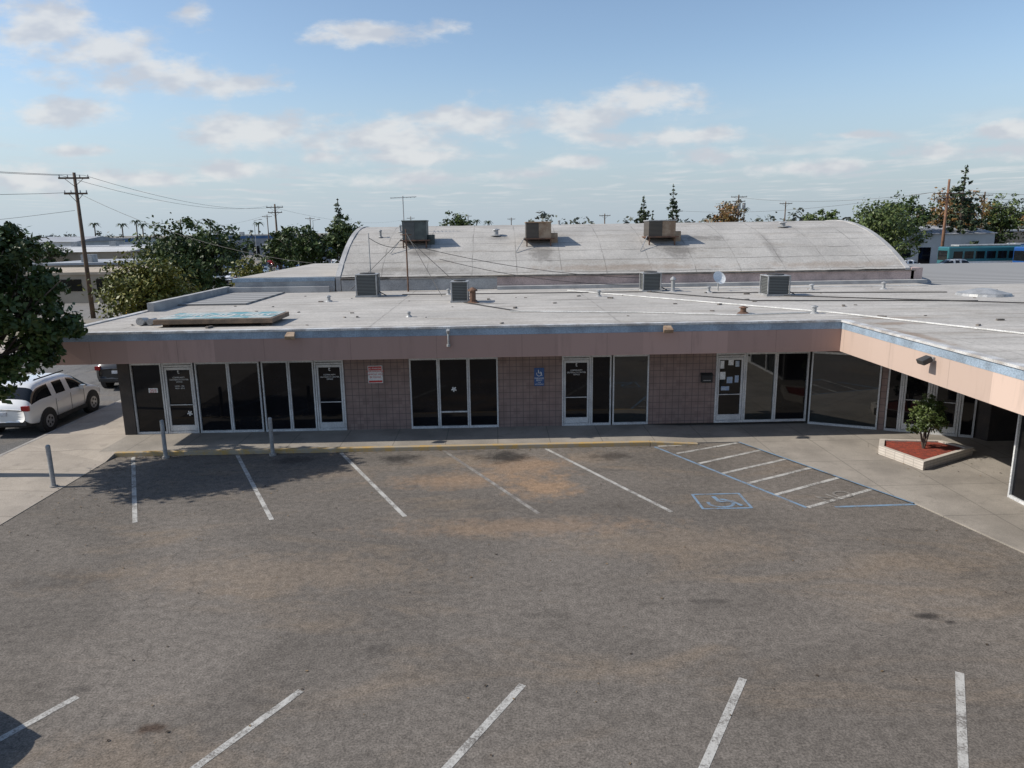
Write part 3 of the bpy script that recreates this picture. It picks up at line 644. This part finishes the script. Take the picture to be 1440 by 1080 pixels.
for a in [(-101,190,9.6),(-106,192,8.8),(-118,200,9.2),(-97,185,8.6),(-70,200,8.8),(-6,230,9),(-88,210,9),(75,200,11),(-2,215,8.4)]: palm(*a)
# leaf litter along the kerb, under the tree and across the lot
rl=random.Random(77); m=MB()
def litter(x,y,z=.008):
    s=rl.uniform(.012,.035); a=rl.uniform(0,6.28); c,sn=math.cos(a)*s,math.sin(a)*s
    m.add([(x-c,y-sn,z),(x+sn*.6,y-c*.6,z+s*.3),(x+c,y+sn,z),(x-sn*.6,y+c*.6,z+s*.25)],[(0,1,2,3)],rl.randrange(2))
for _ in range(260): litter(rl.uniform(-10.8,6.5),-2.03-abs(rl.gauss(0,.12)))
for _ in range(320): litter(rl.gauss(-9,1.6) if True else 0,rl.gauss(-4,1.5),.016) if True else None
for _ in range(140): litter(rl.uniform(-10,9),rl.uniform(-16,-2.5))
for _ in range(60): litter(rl.uniform(10.2,13),rl.uniform(-5.2,-2.2),.04)
m.build('leaf_litter',[nmat('dry_leaf',(.22,.15,.08),(.15,.10,.05),5),nmat('dead_leaf',(.07,.05,.03),(.05,.035,.025),5)])

# ---------------------------------------------------------------- vehicles
def carpaint(name,c):
    m,nt,b,pos=newmat(name); finish(nt,b,mixc(nt,noise(nt,pos,2,3),[v*.93 for v in c],c),.3,metal=0.15); b.inputs['Coat Weight'].default_value=.7; b.inputs['Coat Roughness'].default_value=.05; return m
CGL=glass_mat('car_glass',(0.012,0.014,0.016),.03,.5)
HUB=nmat('alloy_wheel',(0.45,.45,.46),(.3,.3,.3),3,.35,.7)
TAIL=nmat('tail_lamp_red',(.35,.01,.01),(.25,.01,.01),3,.2)
HEADL=nmat('headlamp',(.6,.62,.65),(.5,.5,.52),3,.1)
PT={k:carpaint('car_paint_'+k,v) for k,v in dict(white=(.78,.78,.77),black=(.012,.012,.014),silver=(.42,.43,.44),blue=(.03,.07,.2),red=(.3,.02,.02),grey=(.12,.12,.13)).items()}
def car(name,x,y,ang,paint,suv=True,sub=2,L=4.3):
    g=group(name)
    M=Matrix.Translation((x,y,0))@Matrix.Rotation(ang,4,'Z')@Matrix.Diagonal((1,L/4.3,1,1))
    k=1.0 if suv else .87
    S=[(0.0,.70,.48,.88,.92,.55),(.05,.82,.36,.96,1.02,.68),(.17,.87,.30,1.02,1.16,.74),(.58,.90,.26,1.03,1.58,.66),(.85,.91,.26,1.02,1.635,.67),(1.30,.915,.26,1.01,1.66,.68),(1.38,.915,.26,1.01,1.66,.68),
       (2.12,.915,.26,1.0,1.65,.68),(2.20,.915,.26,1.0,1.65,.68),(2.75,.91,.26,.99,1.58,.66),(3.38,.90,.26,.97,1.09,.74),(3.85,.88,.28,.90,1.0,.66),(4.15,.83,.32,.78,.88,.58),(4.26,.76,.36,.66,.74,.5),(4.3,.66,.42,.58,.62,.42)]
    if not suv:
        S=[(yy,w,zb,bl*.88,r*k if r>1.2 else r*.9,gw) for yy,w,zb,bl,r,gw in S]
        S[2]=(.6,.88,.30,.92,1.0,.74); S[3]=(1.15,.90,.26,.92,1.38,.62); S[4]=(1.25,.91,.26,.92,1.40,.63)
    m=MB(M); ns=len(S); rows=[]
    for (yy,w,zb,bl,r,gw) in S:
        half=[(0,zb),(w*.82,zb),(w*.97,zb+.1),(w,zb+(bl-zb)*.45),(w*.985,bl-.07),(w*.955,bl),(gw+.03,max(bl+.01,r-.09)),(gw*.88,r-.015),(0,r+.02)]
        ring=[(a,yy,b) for a,b in half]+[(-a,yy,b) for a,b in half[-2:0:-1]]
        rows.append(ring)
    n=len(rows[0]); vs=[p for r_ in rows for p in r_]
    for i in range(ns-1):
        for j in range(n):
            j2=(j+1)%n; f=(i*n+j,i*n+j2,(i+1)*n+j2,(i+1)*n+j)
            mi=0
            side=j in(5,n-6); top=j in(6,7,n-7,n-8)
            if side and i in (3,4,6,8): mi=1
            if side and i in (2,9): mi=1
            if top and i in (2,9): mi=1
            if j in (0,1,n-1,n-2): mi=2
            m.f.append(f); m.m.append(mi)
    m.f.append(tuple(range(n))); m.m.append(0); m.f.append(tuple((ns-1)*n+q for q in range(n))[::-1]); m.m.append(0)
    m.v=[tuple(M@Vector(p)) for p in vs]
    m.build('body',[PT[paint],CGL,BLACK],g,smooth=True,sub=sub)
    w1=MB(M)
    for yy in (.86,3.46):
        for sx in(-1,1):
            w1.cyl((sx*.72,yy,.37),(sx*.912,yy,.37),.42,n=22,mi=0); w1.cyl((sx*.70,yy,.345),(sx*.925,yy,.345),.345,n=22,mi=0)
            w1.cyl((sx*.80,yy,.345),(sx*.932,yy,.345),.225,.21,n=16,mi=1)
            for q in range(5):
                a=q*1.2566; w1.cyl((sx*.935,yy+.12*math.cos(a+.6),.345+.12*math.sin(a+.6)),(sx*.937,yy+.12*math.cos(a+.6),.345+.12*math.sin(a+.6)),.045,n=8,mi=0)
    w1.build('wheels',[BLACK,HUB],g)
    d=MB(M); zt=.92 if suv else .78
    for sx in(-1,1):
        d.box(sx*.72-.11,sx*.72+.11,.0,.10,zt-.06,zt+.1,0); d.box(sx*.62-.14,sx*.62+.14,4.12,4.25,.62,.74,1)
        d.box(sx*.98-.08,sx*.98+.08,2.72,2.86,.98,1.12,2)
        d.box(sx*.90-.025,sx*.90+.025,1.32,3.02,.27,.40,3)
        if sub==2:
            for yy in (1.34,2.17,2.95): d.box(sx*.912-.006,sx*.912+.006,yy,yy+.012,.42,.98,3)
            for yy in (1.45,2.28): d.box(sx*.918-.012,sx*.918+.012,yy,yy+.16,.86,.885,2)
    d.box(-.16,.16,-.02,.02,.72,.84,1); d.box(-.72,.72,-.015,.1,.40,.52,3); d.box(-.45,.45,4.2,4.32,.40,.55,3)
    if suv: d.box(-.58,-.55,.9,2.5,1.66,1.70,3); d.box(.55,.58,.9,2.5,1.66,1.70,3)
    d.build('lamps_mirrors_trim',[TAIL,HEADL,PT[paint],BLACK],g,bevel=.015 if sub==2 else 0)
    return g
car('suv_car',-15.35,.15,0,'white')
car('suv_car',-15.3,7.0,0,'black')
car('suv_car',-9.6,-17.1,-math.atan2(.52,.85),'black')
rs=random.Random(9); cols=['white','silver','black','grey','blue','red','white','silver']
for r,(yy,x0) in enumerate([(70,-39),(84,-43),(98,-45),(116,-46)]):
    for i in range(7):
        car('parked_car',x0+i*3.1+rs.uniform(-.2,.2)+(0 if r<2 else 4),yy,0 if rs.random()<.5 else 0.02,cols[rs.randrange(8)],rs.random()<.5,sub=1)
car('parked_car',61.5,72,1.5,'silver',sub=1); car('parked_car',57.5,76,1.6,'white',False,sub=1); car('parked_car',-23.6,30,math.pi,'silver',sub=1)
TEAL=carpaint('bus_paint_teal',(.03,.15,.17)); BUSB=carpaint('bus_paint_blue',(.02,.09,.30))
def bus(x,y,ang,paint):
    g=group('city_bus'); M=Matrix.Translation((x,y,0))@Matrix.Rotation(ang,4,'Z')
    MB(M).box(0,11.5,-1.25,1.25,.35,3.1).build('body',[paint],g,bevel=.18)
    m=MB(M)
    for i in range(7): m.box(.7+i*1.5,1.95+i*1.5,-1.262,1.262,1.5,2.5)
    m.box(-.012,.5,-1.05,1.05,1.3,2.6); m.build('windows',CGL,g,bevel=.03)
    m=MB(M)
    for xx in (2.4,8.8): m.cyl((xx,-1.27,.5),(xx,1.27,.5),.5,n=18)
    m.build('wheels',BLACK,g); MB(M).box(1.5,10,-.9,.9,3.103,3.35).build('roof_unit',METAL,g,bevel=.1); MB(M).box(.1,11.4,-1.264,1.264,.9,1.15).build('stripe',WHITE,g)
bus(60.5,76,0,TEAL); bus(67.5,71,.05,BUSB); bus(71,80,0,BUSB); bus(83,74,0,TEAL)

# ---------------------------------------------------------------- other buildings
def shed(name,x0,x1,y0,y1,h,wall,roof,band=None,gable=0):
    g=group(name); MB().box(x0,x1,y0,y1,0,h).build('walls',wall,g)
    if gable:
        ym=(y0+y1)/2; m=MB(); m.add([(x0-.3,y0-.3,h),(x1+.3,y0-.3,h),(x1+.3,ym,h+gable),(x0-.3,ym,h+gable),(x0-.3,y1+.3,h),(x1+.3,y1+.3,h)],[(0,1,2,3),(3,2,5,4),(0,3,4),(1,5,2)]); m.build('gable_roof',roof,g)
    else: MB().box(x0-.15,x1+.15,y0-.15,y1+.15,h+.003,h+.25).build('roof',roof,g)
    m=MB(); n=max(2,int((x1-x0)/3)); w=(x1-x0)/n
    for i in range(n):
        if i%4==1: m.box(x0+i*w+w*.2,x0+i*w+w*.8,y0-.04,y0+.02,.05,2.6)
        else: m.box(x0+i*w+w*.2,x0+i*w+w*.8,y0-.04,y0+.02,1.1,2.2)
    m.build('windows_and_doors',GLASS,g)
    m=MB()
    for i in range(max(1,n//4)): m.box(x0+4+i*7,x0+5.2+i*7,(y0+y1)/2-5,(y0+y1)/2-3.8,h+.2,h+1.1)
    if not gable: m.build('roof_units',METAL,g)
    if band: MB().box(x0-.05,x1+.05,y0-.06,y0+.02,h-.8,h-.1).build('fascia_band',band,g)
WW=nmat('white_wall',(.50,.50,.49),(.42,.42,.41),.4); TW=nmat('tan_wall',(.40,.33,.25),(.33,.27,.2),.4); GW=nmat('grey_wall',(.28,.29,.31),(.22,.23,.25),.4); BW=nmat('blue_wall',(.06,.13,.26),(.05,.1,.2),.4); GR=nmat('grey_metal_roof',(.36,.375,.39),(.30,.31,.33),.3,spec=.2)
shed('warehouse_building',-82,-57,112,130,4.0,WW,GR,BW)
shed('warehouse_building',-45,-30,122,140,3.8,GW,WW,BW)
shed('warehouse_building',-50,-39.5,60,72,3.0,TW,GR)
shed('warehouse_building',-70,-52,84,98,3.9,TW,WW,None,.6)
shed('warehouse_building',-48,-31,47,58,2.6,TW,TW)
shed('warehouse_building',-110,-85,130,150,5.0,WW,GR,None,1)
shed('warehouse_building',-130,-95,175,190,5.2,WW,GR,BW)
shed('warehouse_building',-85,-60,190,210,5.5,GW,WW,BW)
shed('warehouse_building',-50,-30,200,215,5.0,WW,GR)
shed('warehouse_building',-58,-47,104,116,4.2,GW,GR,None,.8)
shed('warehouse_building',61.7,77,90,108,4.6,WW,GR,None,1.4)
shed('warehouse_building',52,60,98,112,3.6,GW,GR,None,1)
shed('warehouse_building',80,112,112,125,4.5,TW,GR)
shed('warehouse_building',20,48,150,165,5.4,WW,GR)
g=group('chain_link_fence'); m=MB()
for i in range(18): m.cyl((47+i*2.5,50,0),(47+i*2.5,50,2.0),.04,n=6)
for z in (.1,1.0,2.0): m.cyl((47,50,z),(89.5,50,z),.025,n=5)
m.build('posts_and_rails',METAL,g)

# ---------------------------------------------------------------- utility poles
def upole(x,y,h,arms,mat,r=.17,ang=0.0,name='utility_pole',trans=0):
    g=group(name); MB().cyl((x,y,0),(x,y,h),r,r*.6,n=10).build('pole',mat,g,smooth=True)
    m=MB();k=MB()
    for z,w in arms:
        M=Matrix.Translation((x,y,z))@Matrix.Rotation(ang,4,'Z'); m.M=M;k.M=M
        m.box(-w/2,w/2,-.2,-.08,-.06,.06)
        m.cyl((0,-.14,-.6),(-w*.3,-.14,-.05),.02,n=5); m.cyl((0,-.14,-.6),(w*.3,-.14,-.05),.02,n=5)
        for q in (-.47,-.2,.2,.47): k.cyl((q*w,-.14,.06),(q*w,-.14,.24),.05,.03,n=7)
    m.build('crossarms',mat,g); k.build('insulators',METAL,g)
    if trans:
        t=MB()
        for i in range(trans): t.cyl((x-.9+i*.9,y-.45,h-2.6),(x-.9+i*.9,y-.45,h-1.5),.28,n=12)
        t.build('transformers',METAL,g)
upole(-30.7,34,10.7,[(10.3,2.1),(9.2,1.6)],WOOD,.18,.1)
upole(-34.3,96,10.6,[(10.1,2.6),(9.3,2.2)],WOOD,.2)
upole(-61,180,11,[(10.5,2.6)],WOOD); upole(-52,190,10.5,[(10,2.6)],WOOD); upole(-28,230,11,[(10.4,2.6)],WOOD); upole(-9,240,11.5,[(11,2.6)],WOOD); upole(-80,170,10,[(9.5,2.4)],WOOD)
upole(62.8,80,12.1,[(10.2,4.3),(9.6,1.8)],WOODL,.24); upole(45.6,116,11.9,[(11.5,3),(10.7,2.4)],WOOD,.2,0,'utility_pole',3); upole(22,125,9,[(8.6,2.2)],WOOD)
upole(36.5,126,9.6,[(9.3,2.4)],WOOD); upole(5,190,9.5,[(9.1,2.2)],WOOD); upole(88,110,11.6,[(11,2.8)],WOOD,.2); upole(60,130,11,[(10.6,2.6)],WOOD)
wires('power_lines',[((-31.6,34,10.5),(-35.4,96,10.3),1.2),((-30.0,34,10.5),(-33.2,96,10.3),1.2),((-31.6,34,10.5),(-30.5,-30,11.0),1.0),((-30.0,34,10.5),(-28.6,-30,11.0),1.1),((-30.7,34,9.3),(-29,-30,9.3),1.2),((-31,34,8.0),(-100,60,8.5),1.5),((-30.7,34,9.3),(-11.8,26,4.2),.8),
  ((-34.3,96,10),(-28,230,10.6),2),((-34.3,96,9.4),(-80,170,9.5),1.6)],DARK,r=.014,n=14)
wires('power_lines',[((60.8,80,10.4),(45,116,11.5),1),((64.8,80,10.4),(120,70,11),1.3),((62.8,80,9.7),(130,62,9.6),1.3),((64,80,8.6),(130,60,8.2),1.4),((60.8,80,10.4),(36.5,126,9.4),1.2),((62.8,80,8.5),(20.0,20,4.3),1.5),((64.8,80,10.3),(88,110,11.2),1)],DARK,r=.02,n=14)
for x,y,h in [(-55,150,9),(-44,160,9),(58,86,8.5),(-64,140,9)]:
    g=group('street_lamp'); MB().cyl((x,y,0),(x,y,h),.1,.06,n=8).cyl((x,y,h),(x+1.3,y,h+.25),.05,.04,n=6).build('post',METAL,g); MB().box(x+1.1,x+1.8,y-.15,y+.15,h+.18,h+.32).build('lamp_head',METAL,g,bevel=.04)
g=group('fire_hydrant'); x,y=-26.6,31; MB().cyl((x,y,0.1),(x,y,.7),.12,.11).cyl((x,y,.7),(x,y,.86),.13,.03).cyl((x-.2,y,.5),(x+.2,y,.5),.06).cyl((x,y-.2,.45),(x,y,.45),.07).cyl((x,y,.12),(x,y,.17),.18).build('barrel',YEL,g)

# ---------------------------------------------------------------- sun and sky
el=math.radians(38.5); az=math.radians(268)
to=Vector((math.sin(az)*math.cos(el),math.cos(az)*math.cos(el),math.sin(el)))
sd=bpy.data.lights.new('sun','SUN'); sd.energy=5.0; sd.angle=math.radians(.53); sd.color=(1,.95,.87)
so=bpy.data.objects.new('sun',sd); COL.objects.link(so); so.rotation_euler=to.to_track_quat('Z','Y').to_euler(); so.location=(-40,0,40)
w=bpy.data.worlds.new('World'); scn.world=w; w.use_nodes=True; nt=w.node_tree; bg=nt.nodes['Background']
try:
    w.cycles.sampling_method='MANUAL'; w.cycles.sample_map_resolution=512
except Exception: pass
sky=nt.nodes.new('ShaderNodeTexSky'); sky.sky_type='NISHITA'; sky.sun_disc=False; sky.sun_elevation=el; sky.sun_rotation=az; sky.air_density=1.0; sky.dust_density=.6; sky.ozone_density=1.5
vec=nt.nodes.new('ShaderNodeTexCoord').outputs['Generated']
x,y,z=sep(nt,vec)
yy=mth(nt,'MAXIMUM',y,.05)
uv=nd(nt,'ShaderNodeCombineXYZ',{0:mth(nt,'DIVIDE',x,yy),1:mth(nt,'DIVIDE',z,yy)}).outputs[0]
CL=[(-.565,.256,.085,.034),(-.515,.222,.10,.034),(-.43,.198,.13,.024),(-.335,.186,.07,.016),(-.375,.273,.03,.016),(-.144,.247,.085,.016),(-.564,.154,.085,.02),(-.543,.108,.05,.009),(-.298,.131,.11,.03),(-.151,.116,.14,.026),(-.039,.138,.09,.028),(.101,.14,.12,.02),(.194,.157,.07,.028),(.223,.117,.12,.015),(-.115,.096,.1,.014),(-.344,.081,.09,.015),(-.222,.097,.035,.01),(-.097,.067,.07,.014),(.111,.086,.055,.01),(.31,.093,.07,.013),(.044,.072,.05,.009),(.489,.116,.06,.007),(.425,.076,.1,.011),(.671,.119,.08,.014),(.674,.096,.12,.013),(-.608,.075,.11,.02),(-.479,.074,.09,.012)]
acc=None
for u,v,rx,ry in CL:
    d=nd(nt,'ShaderNodeVectorMath',{0:uv,1:(u,v,0)},operation='SUBTRACT').outputs[0]
    d=nd(nt,'ShaderNodeVectorMath',{0:d,1:(1/rx,1/ry,0)},operation='MULTIPLY').outputs[0]
    l=nd(nt,'ShaderNodeVectorMath',{0:d},operation='LENGTH').outputs['Value']
    l=mth(nt,'SUBTRACT',1.0,l)
    acc=l if acc is None else nd(nt,'ShaderNodeMath',{0:acc,1:l,2:.25},operation='SMOOTH_MAX').outputs[0]
acc=mth(nt,'MAXIMUM',acc,-1.2)
st=nd(nt,'ShaderNodeMapping',{'Vector':uv,'Scale':(1,2.2,1)}).outputs[0]
nz=noise(nt,st,12,8,.6)
t=mth(nt,'ADD',acc,mth(nt,'MULTIPLY',mth(nt,'SUBTRACT',nz,.45),3.6))
mask=smooth(nt,t,-.1,.95)
zz=mth(nt,'MAXIMUM',z,.015)
pc=nd(nt,'ShaderNodeCombineXYZ',{0:mth(nt,'DIVIDE',x,zz),1:mth(nt,'MULTIPLY',mth(nt,'DIVIDE',y,zz),.6)}).outputs[0]
n3=smooth(nt,noise(nt,pc,.75,6,.55),.48,.66)
band=mth(nt,'MULTIPLY',smooth(nt,z,.015,.05),smooth(nt,z,.07,.16,1,0))
mask=mth(nt,'MAXIMUM',mth(nt,'MULTIPLY',mask,.85),mth(nt,'MULTIPLY',mth(nt,'MULTIPLY',n3,band),.5))
shade=smooth(nt,noise(nt,nd(nt,'ShaderNodeVectorMath',{0:st,1:(0.01,-.03,0)},operation='ADD').outputs[0],14,3),.38,.62)
cc=mixc(nt,shade,(6.1,6.4,7.0),(8.0,8.1,8.2))
tint=nd(nt,'ShaderNodeVectorMath',{0:sky.outputs[0],1:(1.55,1.55,1.55)},operation='MULTIPLY').outputs[0]
left=smooth(nt,x,-.9,.9,1.08,.88)
hz=nd(nt,'ShaderNodeVectorMath',{0:(4.7,5.7,6.7),'Scale':left},operation='SCALE').outputs[0]
base=mixc(nt,smooth(nt,z,0.0,.22,.9,0.0),tint,hz)
col=mixc(nt,mask,base,cc)
nt.links.new(col,bg.inputs[0]); bg.inputs[1].default_value=.095
scn.view_settings.view_transform='Standard'; scn.view_settings.look='None'; scn.view_settings.exposure=0

# ---------------------------------------------------------------- camera
pitch,yaw,roll=math.radians(12.0168),math.radians(1.2265),math.radians(-.8185)
R=Matrix.Rotation(-yaw,4,'Z')@Matrix.Rotation(math.pi/2-pitch,4,'X')@Matrix.Rotation(roll,4,'Z')
cd=bpy.data.cameras.new('camera'); cam=bpy.data.objects.new('camera',cd); COL.objects.link(cam)
cam.matrix_world=Matrix.Translation((0,-22,6.1625))@R
cd.sensor_width=36; cd.lens=25.5; cd.clip_end=9000; cd.clip_start=.1
scn.camera=cam
